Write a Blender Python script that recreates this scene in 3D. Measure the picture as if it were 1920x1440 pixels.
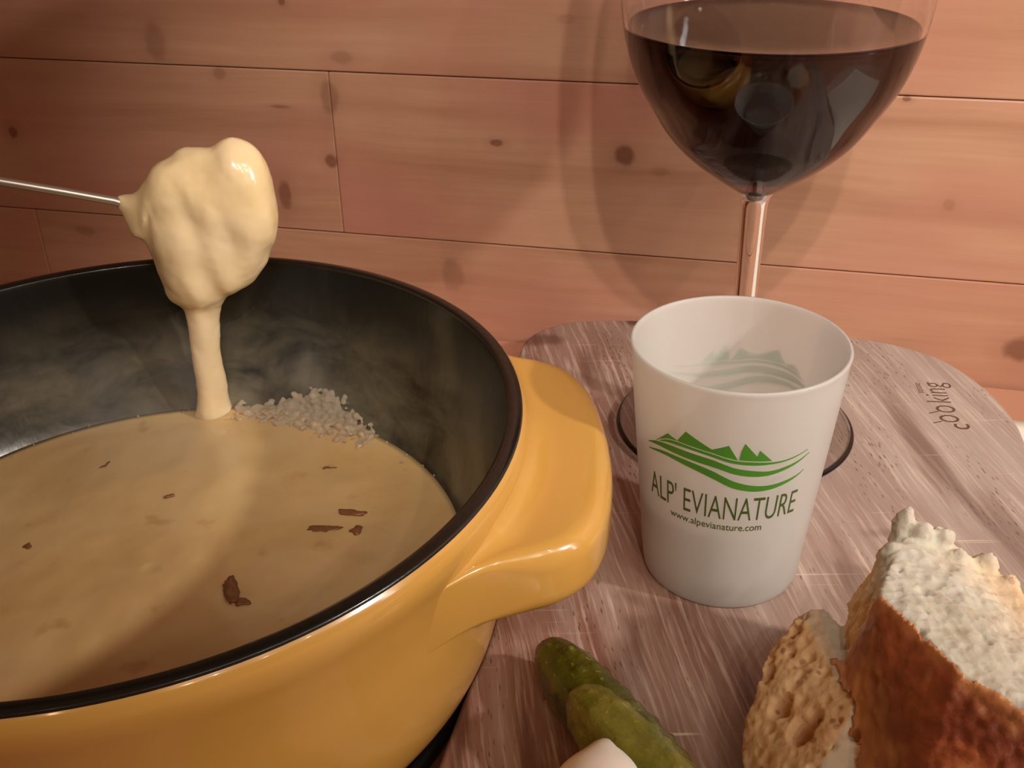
import bpy, bmesh, math, random
from mathutils import Vector, Matrix, noise
from mathutils.bvhtree import BVHTree

for o in list(bpy.data.objects):
    bpy.data.objects.remove(o)
random.seed(4)
SC = bpy.context.scene
COL = SC.collection
PI = math.pi
BOARD = 0.766            # height of the serving board's top above the floor (m); all sizes below are mm from there


def V(x, y, z):
    return Vector((x * .001, y * .001, BOARD + z * .001))


# ---------------------------------------------------------------- camera
F_PX, PITCH, ROLL = 2021.0, 0.50832, -0.018583
cam_d = bpy.data.cameras.new('camera')
cam = bpy.data.objects.new('camera', cam_d)
COL.objects.link(cam)
cam_d.sensor_fit = 'HORIZONTAL'
cam_d.sensor_width = 36
cam_d.lens = F_PX / 1920 * 36
cam_d.clip_start = .01
cam.matrix_world = (Matrix.Translation(V(0, 0, 200)) @ Matrix.Rotation(PI / 2 - PITCH, 4, 'X')
                    @ Matrix.Rotation(ROLL, 4, 'Z'))
SC.camera = cam

# ---------------------------------------------------------------- world, lights, exposure
world = bpy.data.worlds.new('World')
SC.world = world
world.use_nodes = True
wn = world.node_tree
bg = wn.nodes['Background']
bg.inputs['Color'].default_value = (.80, .38, .20, 1)
bg.inputs['Strength'].default_value = 0.15


def lamp(name, loc, watts, radius, color, kind='POINT', size=None, target=None):
    d = bpy.data.lights.new(name, kind)
    d.energy = watts
    d.color = color
    o = bpy.data.objects.new(name, d)
    COL.objects.link(o)
    o.location = loc
    if kind == 'POINT':
        d.shadow_soft_size = radius
    else:
        d.shape = 'RECTANGLE'
        d.size, d.size_y = size
        o.rotation_euler = (Vector(target) - Vector(loc)).to_track_quat('-Z', 'Y').to_euler()
    return o


WARM = (1.0, .91, .80)
lamp('table_lamp_bulb', V(560, -20, 420), 11.5, .016, WARM)
# a chandelier of small clear bulbs over the right of the table
for bx, by, bz in ((-190, -60, 20), (-120, 120, -40), (-40, -150, 60), (0, 30, -10), (70, 170, 40), (110, -90, -30), (190, 40, 10), (-60, 60, 120), (60, -20, 150)):
    q = lamp('chandelier_bulb', V(500 + bx * 1.4, -430 + by * 1.4, 720 + bz), 1.7, .007, WARM)
    q.data.type = 'SPOT'
    q.data.spot_size = math.radians(28)
    q.data.spot_blend = .8
    q.rotation_euler = (V(80, 350, 50) - q.location).to_track_quat('-Z', 'Y').to_euler()
for bx, by in ((0, 0), (110, -40)):  # added fill spots, no real fixture, brightening the middle of the wall
    q = lamp('added_fill_spot', V(30 + bx, -520 + by, 860), 14.0, .012, (1, .89, .77))
    q.data.type = 'SPOT'
    q.data.spot_size = math.radians(23)
    q.data.spot_blend = .8
    q.rotation_euler = (V(48, 415, 75) - q.location).to_track_quat('-Z', 'Y').to_euler()
lamp('ceiling_bulb', V(420, -860, 880), 2.5, .02, (1, .66, .40))
lamp('ceiling_bulb', V(-200, -900, 900), 1.2, .03, (1, .58, .32))
lamp('window_light', V(900, -60, 330), 0.6, 0, (.86, .93, 1.0), 'AREA', (.07, .30), V(120, 300, 0))

SC.view_settings.view_transform = 'Standard'
SC.view_settings.look = 'None'
SC.view_settings.gamma = 1
SC.view_settings.use_curve_mapping = False
SC.view_settings.exposure = 0.0


# ---------------------------------------------------------------- camera-ray helper (a pixel of the photo to a point in the room)
def ray(u, v):
    c, s = math.cos(ROLL), math.sin(ROLL)
    a, b = u - 960, v - 720
    x, y = (c * a + s * b) / F_PX, (-s * a + c * b) / F_PX
    cp, sp = math.cos(PITCH), math.sin(PITCH)
    return Vector((x, cp - sp * y, -sp - cp * y))


def at(u, v, z):                     # mm, where the ray meets the height z
    d = ray(u, v)
    k = (z - 200) / d.z
    return Vector((d.x * k, d.y * k, z))


def aty(u, v, y):                    # mm, where the ray meets the depth y
    d = ray(u, v)
    k = y / d.y
    return Vector((d.x * k, y, 200 + d.z * k))


# ---------------------------------------------------------------- materials
def lin(r, g, b, a=1.0):
    f = lambda c: (c / 255 / 12.92) if c / 255 <= .04045 else ((c / 255 + .055) / 1.055) ** 2.4
    return (f(r), f(g), f(b), a)


class Mat:
    def __init__(self, name):
        self.m = bpy.data.materials.new(name)
        self.m.use_nodes = True
        self.t = self.m.node_tree
        self.p = self.t.nodes['Principled BSDF']
        self.out = self.t.nodes['Material Output']
        self.tc = None

    def n(self, kind, **kw):
        nd = self.t.nodes.new(kind)
        for k, v in kw.items():
            if k.startswith('_'):
                nd.inputs[k[1:].replace('_', ' ')].default_value = v
            else:
                setattr(nd, k, v)
        return nd

    def link(self, a, b):
        self.t.links.new(a, b)

    def coord(self, out='Object'):
        if not self.tc:
            self.tc = self.n('ShaderNodeTexCoord')
        return self.tc.outputs[out]

    def mapped(self, scale, rot=(0, 0, 0), loc=(0, 0, 0), src=None):
        mp = self.n('ShaderNodeMapping')
        mp.inputs['Scale'].default_value = scale
        mp.inputs['Rotation'].default_value = rot
        mp.inputs['Location'].default_value = loc
        self.link(src or self.coord(), mp.inputs['Vector'])
        return mp.outputs[0]

    def noise(self, vec, scale=5, detail=4, rough=.55, dist=0):
        nd = self.n('ShaderNodeTexNoise')
        nd.inputs['Scale'].default_value = scale
        nd.inputs['Detail'].default_value = detail
        nd.inputs['Roughness'].default_value = rough
        nd.inputs['Distortion'].default_value = dist
        self.link(vec, nd.inputs['Vector'])
        return nd.outputs[0]

    def voronoi(self, vec, scale, feature='F1', out='Distance'):
        nd = self.n('ShaderNodeTexVoronoi', feature=feature)
        nd.inputs['Scale'].default_value = scale
        self.link(vec, nd.inputs['Vector'])
        return nd.outputs[out]

    def ramp(self, fac, stops):
        r = self.n('ShaderNodeValToRGB')
        e = r.color_ramp.elements
        while len(e) < len(stops):
            e.new(.5)
        for el, (pos, c) in zip(e, stops):
            el.position = pos
            el.color = c
        self.link(fac, r.inputs[0])
        return r.outputs[0]

    def range(self, v, a, b, c=0, d=1, smooth=False):
        r = self.n('ShaderNodeMapRange')
        if smooth:
            r.interpolation_type = 'SMOOTHSTEP'
        for k, x in zip(('From Min', 'From Max', 'To Min', 'To Max'), (a, b, c, d)):
            r.inputs[k].default_value = x
        self.link(v, r.inputs['Value'])
        return r.outputs[0]

    def math(self, op, a, b=None):
        r = self.n('ShaderNodeMath', operation=op)
        for i, x in enumerate((a, b)):
            if x is None:
                continue
            if isinstance(x, (int, float)):
                r.inputs[i].default_value = x
            else:
                self.link(x, r.inputs[i])
        return r.outputs[0]

    def mix(self, fac, a, b, mode='MIX'):
        r = self.n('ShaderNodeMix', data_type='RGBA', blend_type=mode)
        for i, x in ((0, fac), (6, a), (7, b)):
            if isinstance(x, (int, float, tuple)):
                r.inputs[i].default_value = x
            else:
                self.link(x, r.inputs[i])
        return r.outputs[2]

    def base(self, x):
        if isinstance(x, tuple):
            self.p.inputs['Base Color'].default_value = x
        else:
            self.link(x, self.p.inputs['Base Color'])
        return self

    def set(self, **kw):
        for k, v in kw.items():
            k = k.replace('_', ' ')
            if isinstance(v, (int, float, tuple)):
                self.p.inputs[k].default_value = v
            else:
                self.link(v, self.p.inputs[k])
        return self

    def bump(self, h, strength=.3, dist=.001):
        b = self.n('ShaderNodeBump')
        b.inputs['Strength'].default_value = strength
        b.inputs['Distance'].default_value = dist
        self.link(h, b.inputs['Height'])
        self.link(b.outputs[0], self.p.inputs['Normal'])
        return self


# pine wall: coordinates are metres along the wall (x) and above the board (z)
KNOTS = [  # s, z, half-length, half-height, darkness (mm)
    (47.9, 70.6, 4.6, 4.2, .95), (-4.8, 72.8, 3.2, 1.7, .85), (-25.5, 13.2, 5.5, 8.0, .45),
    (-75.8, 88.0, 4.2, 8.5, .55), (-77.5, 61.1, 3.0, 3.2, .85), (-100.6, 44.6, 3.2, 7.0, .75),
    (-231.3, 65.4, 3.0, 3.0, .9), (-238, 84, 5, 5, .7), (207.5, 1.0, 7, 6, .85),
    (-151.7, 108, 5, 9, .45), (-98.1, 83.2, 5.2, .8, .6), (-92.0, 125.5, 1.6, 1.6, .8),
    (171.2, 58.5, 2.6, 2.4, .3), (51, 104, 4, 9, .4), (-68.4, 104.5, 5, 3, .4), (62, 65, 4, 2, .3),
    (-124, 96.0, 3, 3, .45), (150, 97.6, 2.0, 1.2, .9), (24, 122, 4, 2, .3), (-205, 20, 6, 3, .4),
    (95, 132, 4, 3, .4), (-40, 150, 4, 4, .8), (260, 60, 5, 5, .8), (-300, 120, 6, 6, .8)]


def pine(name, shared_knots=True):
    M = Mat(name)
    co = M.coord()
    oi = M.n('ShaderNodeObjectInfo')
    off = M.n('ShaderNodeVectorMath', operation='SCALE')
    off.inputs[0].default_value = (3.1, 1.7, 5.3)
    M.link(oi.outputs['Random'], off.inputs['Scale'])
    add = M.n('ShaderNodeVectorMath', operation='ADD')
    M.link(co, add.inputs[0])
    M.link(off.outputs[0], add.inputs[1])
    v = add.outputs[0]
    warp = M.noise(M.mapped((5, 5, 9), src=v), 1, 2)
    wv = M.n('ShaderNodeVectorMath', operation='SCALE')
    M.link(warp, wv.inputs[0])
    wv.inputs['Scale'].default_value = .018
    v2 = M.n('ShaderNodeVectorMath', operation='ADD')
    M.link(v, v2.inputs[0])
    M.link(wv.outputs[0], v2.inputs[1])
    grain = M.noise(M.mapped((5, 5, 75), src=v2.outputs[0]), 1, 5, .6)
    fine = M.noise(M.mapped((14, 14, 420), src=v2.outputs[0]), 1, 3, .6)
    blotch = M.noise(M.mapped((9, 9, 16), src=v), 1, 2)
    c = M.ramp(grain, [(.30, lin(174, 128, 102)), (.52, lin(192, 148, 121)), (.75, lin(202, 158, 130))])
    c = M.mix(M.range(blotch, .42, .66), c, lin(188, 132, 113), 'MIX')
    c2 = M.mix(M.range(fine, .3, .75, 0, .16), c, lin(150, 90, 62))
    tint = M.n('ShaderNodeMapRange')
    M.link(oi.outputs['Random'], tint.inputs['Value'])
    tint.inputs['To Max'].default_value = .22
    c3 = M.mix(tint.outputs[0], c2, lin(190, 130, 88))
    kn = None
    if shared_knots:
        wob = M.noise(M.mapped((160, 160, 160)), 1, 2)
        for i, (s, z, rx, rz, dk) in enumerate(KNOTS):
            mp = M.mapped((1000 / rx, 0, 1000 / rz), loc=(-s / rx, 0, -z / rz))
            ln = M.n('ShaderNodeVectorMath', operation='LENGTH')
            M.link(mp, ln.inputs[0])
            d = M.math('ADD', ln.outputs['Value'], M.range(wob, .2, .8, -.22, .22))
            core = M.range(d, .55, 1.3, dk, 0, True)
            halo = M.range(d, .7, 2.6, dk * .22, 0, True)
            k = M.math('MAXIMUM', core, halo)
            kn = k if kn is None else M.math('MAXIMUM', kn, k)
        c3 = M.mix(M.math('MULTIPLY', kn, .8), c3, lin(104, 58, 40))
    M.base(c3)
    M.set(Roughness=.42)
    M.p.inputs['Specular IOR Level'].default_value = .35
    M.bump(M.math('ADD', grain, M.math('MULTIPLY', fine, .5)), .12, .0006)
    return M.m


M_PINE = pine('pine_wall_boards')
M_TABLE = pine('pine_table_top', False)

# dark recess behind the boards
M_BACK = Mat('wall_backing').base(lin(70, 42, 26)).set(Roughness=.9).m
M_FLOOR = Mat('floor_boards').base(lin(120, 82, 56)).set(Roughness=.6).m


def board_wood():
    M = Mat('acacia_board')
    v = M.mapped((1, 1, 1), rot=(0, 0, math.radians(-7)))
    warp = M.noise(M.mapped((9, 5, 1)), 1, 3, .6)
    sc = M.n('ShaderNodeVectorMath', operation='MULTIPLY')
    M.link(warp, sc.inputs[0])
    sc.inputs[1].default_value = (.016, .02, 0)
    ad = M.n('ShaderNodeVectorMath', operation='ADD')
    M.link(v, ad.inputs[0])
    M.link(sc.outputs[0], ad.inputs[1])
    w = ad.outputs[0]
    streak = M.noise(M.mapped((85, 7, 1), src=w), 1, 5, .62)
    broad = M.noise(M.mapped((22, 4.5, 1), src=w), 1, 3, .55)
    fine = M.noise(M.mapped((650, 26, 1), src=w), 1, 3, .65)
    c = M.ramp(streak, [(.32, lin(108, 76, 64)), (.45, lin(148, 118, 104)), (.58, lin(170, 148, 136)), (.75, lin(188, 170, 160))])
    c = M.mix(M.range(broad, .42, .58, .0, .7), c, lin(128, 86, 72))
    # the far right is paler and greyer
    pos = M.n('ShaderNodeSeparateXYZ')
    M.link(M.coord(), pos.inputs[0])
    bl = M.range(M.math('ADD', M.math('MULTIPLY', pos.outputs[0], 1.0), M.math('MULTIPLY', pos.outputs[1], .35)), .10, .27, 0, .62, True)
    c = M.mix(bl, c, lin(172, 162, 156))
    # the left end is redder
    rd = M.range(pos.outputs[0], .01, .075, .6, 0, True)
    c = M.mix(rd, c, M.mix(.5, c, lin(140, 84, 66)))
    c = M.mix(M.range(fine, .5, .72, 0, .5), c, lin(226, 206, 190))
    # dark pores: short dashes along the grain
    pv = M.voronoi(M.mapped((900, 190, 1), src=w), 1)
    pores = M.math('MULTIPLY', M.range(pv, .10, .26, 1, 0), M.range(M.noise(M.mapped((60, 18, 1), src=w), 1, 2), .45, .62))
    c = M.mix(M.math('MULTIPLY', pores, .75), c, lin(86, 46, 34))
    # dark heartwood stains near the far left rim and the near left rim
    for (x, y, rx, ry, k) in ((56, 412, 10, 6, .9), (14, 396, 12, 5, .6), (30, 372, 5, 22, .45), (-14, 196, 2.5, 20, .9), (2, 180, 2, 10, .4), (112, 262, 9, 3, .3), (139, 312, 5, 40, .55), (150, 262, 6, 22, .4), (95, 240, 3, 30, .3), (60, 200, 3, 26, .35), (30, 215, 4, 22, .35)):
        mp = M.mapped((1000 / rx, 1000 / ry, 0), loc=(-x / rx, -y / ry, 0), src=None)
        ln = M.n('ShaderNodeVectorMath', operation='LENGTH')
        M.link(mp, ln.inputs[0])
        d = M.math('ADD', ln.outputs['Value'], M.range(streak, .25, .75, -.7, .7))
        c = M.mix(M.range(d, .3, 1.3, k, 0, True), c, lin(84, 44, 34))
    # thin knife scratches across the grain
    sv = M.noise(M.mapped((14, 800, 1), rot=(0, 0, .06)), 1, 2, .5)
    sm = M.math('MULTIPLY', M.range(sv, .66, .71), M.range(M.noise(M.mapped((30, 30, 1)), 1, 2), .5, .62, 0, .55))
    c = M.mix(sm, c, lin(236, 214, 196))
    M.base(c)
    M.set(Roughness=.55)
    M.bump(M.math('SUBTRACT', M.math('ADD', streak, fine), M.math('MULTIPLY', pores, .8)), .35, .0005)
    return M.m


M_BOARD = board_wood()
M_BURN = Mat('burned_marking').base(lin(96, 70, 58)).set(Roughness=.8).m


def glass_mat():
    M = Mat('clear_glass')
    M.base((1, 1, 1, 1)).set(Roughness=0.0, IOR=1.5, Transmission_Weight=1.0)
    return M.m


M_GLASS = glass_mat()


def wine_mat():
    M = Mat('red_wine')
    M.base((.8, .30, .26, 1)).set(Roughness=0.0, IOR=1.34, Transmission_Weight=1.0)
    ab = M.n('ShaderNodeVolumeAbsorption')
    ab.inputs['Color'].default_value = (.55, .012, .02, 1)
    ab.inputs['Density'].default_value = 2500
    M.link(ab.outputs[0], M.out.inputs['Volume'])
    return M.m


M_WINE = wine_mat()


def frosted():
    M = Mat('frosted_plastic')
    t = M.t
    df = M.n('ShaderNodeBsdfDiffuse')
    df.inputs['Color'].default_value = lin(250, 248, 244)
    tl = M.n('ShaderNodeBsdfTranslucent')
    tl.inputs['Color'].default_value = lin(253, 251, 248)
    m1 = M.n('ShaderNodeMixShader')
    m1.inputs[0].default_value = .52
    M.link(df.outputs[0], m1.inputs[1])
    M.link(tl.outputs[0], m1.inputs[2])
    gl = M.n('ShaderNodeBsdfRefraction')
    gl.inputs['Roughness'].default_value = .16
    gl.inputs['IOR'].default_value = 1.03
    gl.inputs['Color'].default_value = (.97, .96, .95, 1)
    m2 = M.n('ShaderNodeMixShader')
    m2.inputs[0].default_value = .27
    M.link(m1.outputs[0], m2.inputs[1])
    M.link(gl.outputs[0], m2.inputs[2])
    sp = M.n('ShaderNodeBsdfGlossy')
    sp.inputs['Roughness'].default_value = .33
    fr = M.n('ShaderNodeFresnel')
    fr.inputs['IOR'].default_value = 1.4
    m3 = M.n('ShaderNodeMixShader')
    M.link(M.math('MULTIPLY', fr.outputs[0], .8), m3.inputs[0])
    M.link(m2.outputs[0], m3.inputs[1])
    M.link(sp.outputs[0], m3.inputs[2])
    M.link(m3.outputs[0], M.out.inputs['Surface'])
    return M.m


M_CUP = frosted()
M_INK = Mat('green_print').base(lin(72, 132, 40)).set(Roughness=.45).m
M_INK_D = Mat('dark_green_lettering').base(lin(66, 84, 32)).set(Roughness=.5).m
M_DRINK = Mat('cloudy_drink').base(lin(252, 249, 246)).set(Roughness=.3, IOR=1.33).m


def enamel(name, col, rough=.12):
    M = Mat(name)
    v = M.noise(M.mapped((30, 30, 30)), 1, 3)
    M.base(M.mix(M.range(v, .3, .7, 0, .35), col, tuple(c * .82 for c in col[:3]) + (1,)))
    M.set(Roughness=rough, Coat_Weight=.6, Coat_Roughness=.06)
    M.bump(M.noise(M.mapped((90, 90, 90)), 1, 2), .06, .001)
    return M.m


M_YEL = enamel('yellow_enamel', lin(206, 156, 76), .2)


def black_enamel():
    M = Mat('black_enamel')
    pos = M.n('ShaderNodeSeparateXYZ')
    M.link(M.coord(), pos.inputs[0])
    cloud = M.noise(M.mapped((34, 34, 60)), 1, 5, .6, .4)
    low = M.range(pos.outputs[2], .030, .070, .95, 0, True)       # milky cheese film, steam haze painted in, thicker towards the fondue
    film_haze = M.math('MULTIPLY', M.range(cloud, .34, .66), low)
    drip = M.noise(M.mapped((150, 150, 14)), 1, 3, .6)
    film2 = M.math('MULTIPLY', M.range(drip, .60, .74, 0, .3), M.range(pos.outputs[2], .02, .07, 1, .1))
    f = M.math('MAXIMUM', film_haze, film2)
    c = M.mix(f, lin(20, 19, 15), lin(120, 112, 92))
    M.base(c)
    M.set(Roughness=.28, Coat_Weight=.25, Coat_Roughness=.1)
    M.bump(M.math('ADD', cloud, drip), .2, .001)
    return M.m


M_BLK = black_enamel()
M_PLATE = Mat('black_hotplate').base(lin(14, 13, 14)).set(Roughness=.35).m
M_RING = Mat('dark_grey_ring').base(lin(62, 60, 60)).set(Roughness=.4, Metallic=.3).m


def cheese(name, a, b, spots=True, rough=.3):
    M = Mat(name)
    n1 = M.noise(M.mapped((26, 26, 26)), 1, 4, .6, .3)
    n2 = M.noise(M.mapped((160, 160, 160)), 1, 2)
    c = M.mix(M.range(n1, .35, .7), a, b)
    if spots:
        v = M.noise(M.mapped((75, 75, 75)), 1, 3)
        c = M.mix(M.range(v, .64, .74, 0, .45), c, lin(178, 120, 62))
    M.base(c)
    M.set(Roughness=rough, Subsurface_Weight=.35, Subsurface_Scale=.006, Coat_Weight=.25, Coat_Roughness=.15)
    M.p.inputs['Subsurface Radius'].default_value = (1, .7, .4)
    M.bump(M.math('ADD', n1, M.math('MULTIPLY', n2, .3)), .35, .0015)
    return M.m


M_FONDUE = cheese('melted_cheese', lin(216, 178, 120), lin(222, 190, 138))
M_COAT = cheese('cheese_coating', lin(232, 206, 154), lin(236, 212, 176), False, .16)
M_TOAST = Mat('browned_bit').base(lin(132, 86, 50)).set(Roughness=.35, Subsurface_Weight=.3, Subsurface_Scale=.003).m
M_FOAM = Mat('cheese_foam').base(lin(236, 218, 190)).set(Roughness=.04, Coat_Weight=1.0, Transmission_Weight=.6, IOR=1.33, Subsurface_Weight=.2, Subsurface_Scale=.003).m


def steel():
    M = Mat('fork_steel')
    M.base(lin(205, 196, 186)).set(Metallic=.9, Roughness=.38)
    return M.m


M_STEEL = steel()


def gherkin_mat(name, a, b):
    M = Mat(name)
    n1 = M.noise(M.mapped((110, 110, 110)), 1, 4)
    n2 = M.noise(M.mapped((500, 500, 500)), 1, 2)
    c = M.mix(M.range(n1, .35, .68), a, b)
    c = M.mix(M.range(n2, .62, .72, 0, .5), c, lin(150, 142, 60))
    M.base(c).set(Roughness=.28, Subsurface_Weight=.25, Subsurface_Scale=.004, Coat_Weight=.3)
    M.bump(M.math('ADD', n1, n2), .4, .0008)
    return M.m


M_GH1 = gherkin_mat('dark_gherkin_skin', lin(60, 60, 10), lin(86, 80, 16))
M_GH2 = gherkin_mat('light_gherkin_skin', lin(88, 86, 22), lin(120, 112, 40))
M_ONION = Mat('pickled_onion').base(lin(226, 214, 204)).set(Roughness=.22, Subsurface_Weight=.4, Subsurface_Scale=.006).m


def crumb_mat():
    M = Mat('bread_crumb')
    n1 = M.noise(M.mapped((55, 55, 55)), 1, 5, .65)
    v = M.voronoi(M.mapped((420, 420, 420)), 1)
    at_ = M.n('ShaderNodeAttribute', attribute_name='golden')
    white = M.mix(M.range(n1, .40, .72), lin(196, 191, 178), lin(178, 166, 144))
    gold = M.mix(M.range(n1, .38, .68), lin(234, 200, 154), lin(214, 168, 116))
    pit = M.math('MULTIPLY', M.range(M.voronoi(M.mapped((310, 310, 310)), 1), .16, .34, 1, 0, True), M.range(M.noise(M.mapped((120, 120, 120)), 1, 2), .48, .6))
    pit = M.math('MULTIPLY', pit, M.range(at_.outputs['Fac'], .3, .9, .12, .7))
    M.base(M.mix(pit, M.mix(at_.outputs['Fac'], white, gold), lin(148, 92, 52))).set(Roughness=.85, Subsurface_Weight=.4, Subsurface_Scale=.003)
    M.bump(M.math('ADD', n1, M.math('MULTIPLY', v, .6)), .5, .0012)
    return M.m


M_CRUMB = crumb_mat()


def crust_mat():
    M = Mat('bread_crust')
    n1 = M.noise(M.mapped((42, 42, 42)), 1, 5, .6, .3)
    n2 = M.noise(M.mapped((160, 160, 160)), 1, 3)
    c = M.ramp(n1, [(.34, lin(112, 50, 30)), (.48, lin(140, 68, 40)), (.58, lin(176, 94, 54)), (.70, lin(206, 136, 88))])
    c = M.mix(M.range(n2, .62, .78, 0, .4), c, lin(206, 136, 84))
    at_ = M.n('ShaderNodeAttribute', attribute_name='golden')
    c = M.mix(M.math('MULTIPLY', at_.outputs['Fac'], .8), c, lin(204, 138, 84))
    M.base(c).set(Roughness=.42)
    M.bump(M.math('ADD', n1, M.math('MULTIPLY', n2, .4)), .5, .0018)
    return M.m


M_CRUST = crust_mat()
M_CHINA = Mat('white_paper').base(lin(232, 230, 218)).set(Roughness=.8).m


# ---------------------------------------------------------------- mesh helpers
def mk(name, verts, faces, mat, parent=None, smooth=True, origin=None, **props):
    """verts in mm (board frame); linked as one mesh object with its origin at `origin` (mm)."""
    if parent is not None:
        org = Vector(parent['org'])
    else:
        org = Vector(origin if origin is not None else (0, 0, 0))
    me = bpy.data.meshes.new(name)
    me.from_pydata([((Vector(v) - org) * .001)[:] for v in verts], [], faces)
    me.validate()
    me.update()
    bm = bmesh.new()
    bm.from_mesh(me)
    bmesh.ops.recalc_face_normals(bm, faces=bm.faces)
    bm.to_mesh(me)
    bm.free()
    if smooth:
        me.polygons.foreach_set('use_smooth', [True] * len(me.polygons))
    me.materials.append(mat)
    o = bpy.data.objects.new(name, me)
    COL.objects.link(o)
    o['org'] = tuple(org)
    if parent is not None:
        o.parent = parent
    else:
        o.location = V(*org)
    for k, v in props.items():
        o[k] = v
    return o


def thing(name, org, label, category, group=None):
    o = bpy.data.objects.new(name, None)
    o.empty_display_size = .01
    COL.objects.link(o)
    o.location = V(*org)
    o['org'] = tuple(org)
    o['label'] = label
    o['category'] = category
    if group:
        o['group'] = group
    return o


def tag(o, label, category, group=None):
    o['label'] = label
    o['category'] = category
    if group:
        o['group'] = group
    return o


def refine(o, sub=0, bevel=None, seg=2, autosmooth=None):
    """bake modifiers into the mesh"""
    if bevel:
        m = o.modifiers.new('b', 'BEVEL')
        m.width = bevel
        m.segments = seg
        m.limit_method = 'ANGLE'
        m.angle_limit = math.radians(35)
    if sub:
        m = o.modifiers.new('s', 'SUBSURF')
        m.levels = m.render_levels = sub
    bake(o)


def bake(o):
    dg = bpy.context.evaluated_depsgraph_get()
    dg.update()
    me = bpy.data.meshes.new_from_object(o.evaluated_get(dg))
    sm = True
    o.modifiers.clear()
    old = o.data
    o.data = me
    me.polygons.foreach_set('use_smooth', [sm] * len(me.polygons))
    if not me.materials:
        me.materials.append(old.materials[0])


def lathe(profile, cx, cy, seg=96, cap=False):
    vs, fs = [], []
    idx = []
    for r, z in profile:
        if r < 1e-6:
            idx.append([len(vs)])
            vs.append((cx, cy, z))
        else:
            idx.append(list(range(len(vs), len(vs) + seg)))
            vs += [(cx + r * math.cos(2 * PI * i / seg), cy + r * math.sin(2 * PI * i / seg), z) for i in range(seg)]
    for a, b in zip(idx, idx[1:]):
        for i in range(seg):
            j = (i + 1) % seg
            if len(a) == 1 and len(b) == 1:
                continue
            if len(a) == 1:
                fs.append((a[0], b[i], b[j]))
            elif len(b) == 1:
                fs.append((a[i], b[0], a[j]))
            else:
                fs.append((a[i], b[i], b[j], a[j]))
    return vs, fs


def smooth_profile(pts, n=6):
    """Catmull-Rom through (r, z) points"""
    out = []
    P = [Vector(p) for p in pts]
    for i in range(len(P) - 1):
        p0, p1, p2, p3 = P[max(i - 1, 0)], P[i], P[i + 1], P[min(i + 2, len(P) - 1)]
        for k in range(n):
            t = k / n
            q = .5 * ((2 * p1) + (p2 - p0) * t + (2 * p0 - 5 * p1 + 4 * p2 - p3) * t * t + (3 * p1 - p0 - 3 * p2 + p3) * t ** 3)
            out.append((max(q.x, 0), q.y))
    out.append(tuple(P[-1]))
    return out


def prism(outline, z0, z1):
    n = len(outline)
    vs = [(x, y, z0) for x, y in outline] + [(x, y, z1) for x, y in outline]
    fs = [tuple(range(n))[::-1], tuple(range(n, 2 * n))] + [(i, (i + 1) % n, n + (i + 1) % n, n + i) for i in range(n)]
    return vs, fs


def spline2(pts, n=10):
    P = [Vector(p) for p in pts]
    N = len(P)
    out = []
    for i in range(N):
        p0, p1, p2, p3 = P[i - 1], P[i], P[(i + 1) % N], P[(i + 2) % N]
        for k in range(n):
            t = k / n
            q = .5 * ((2 * p1) + (p2 - p0) * t + (2 * p0 - 5 * p1 + 4 * p2 - p3) * t * t + (3 * p1 - p0 - 3 * p2 + p3) * t ** 3)
            out.append((q.x, q.y))
    return out


def tube(path, radii, seg=16, cap=True):
    P = [Vector(p) for p in path]
    vs, fs = [], []
    up = Vector((0, 0, 1))
    for i, p in enumerate(P):
        t = (P[min(i + 1, len(P) - 1)] - P[max(i - 1, 0)]).normalized()
        a = t.cross(up)
        if a.length < 1e-4:
            a = t.cross(Vector((0, 1, 0)))
        a.normalize()
        b = t.cross(a).normalized()
        ra, rb = radii[i] if isinstance(radii[i], tuple) else (radii[i], radii[i])
        for k in range(seg):
            w = 2 * PI * k / seg
            vs.append(p + a * math.cos(w) * ra + b * math.sin(w) * rb)
    for i in range(len(P) - 1):
        for k in range(seg):
            j = (k + 1) % seg
            fs.append((i * seg + k, i * seg + j, (i + 1) * seg + j, (i + 1) * seg + k))
    if cap:
        fs.append(tuple(range(seg))[::-1])
        fs.append(tuple((len(P) - 1) * seg + k for k in range(seg)))
    return vs, fs


def ellipsoid(c, r, seg=20, rot=None):
    vs, fs = [], []
    rings = seg // 2
    R = rot or Matrix.Identity(3)
    vs.append(Vector(c) + R @ Vector((0, 0, r[2])))
    for i in range(1, rings):
        ph = PI * i / rings
        for k in range(seg):
            th = 2 * PI * k / seg
            vs.append(Vector(c) + R @ Vector((r[0] * math.sin(ph) * math.cos(th), r[1] * math.sin(ph) * math.sin(th), r[2] * math.cos(ph))))
    vs.append(Vector(c) - R @ Vector((0, 0, r[2])))
    for k in range(seg):
        fs.append((0, 1 + k, 1 + (k + 1) % seg))
    for i in range(rings - 2):
        for k in range(seg):
            a = 1 + i * seg
            fs.append((a + k, a + seg + k, a + seg + (k + 1) % seg, a + (k + 1) % seg))
    last = len(vs) - 1
    a = 1 + (rings - 2) * seg
    for k in range(seg):
        fs.append((last, a + (k + 1) % seg, a + k))
    return vs, fs


def join(parts):
    vs, fs = [], []
    for v, f in parts:
        o = len(vs)
        vs += [Vector(x) for x in v]
        fs += [tuple(i + o for i in q) for q in f]
    return vs, fs


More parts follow.
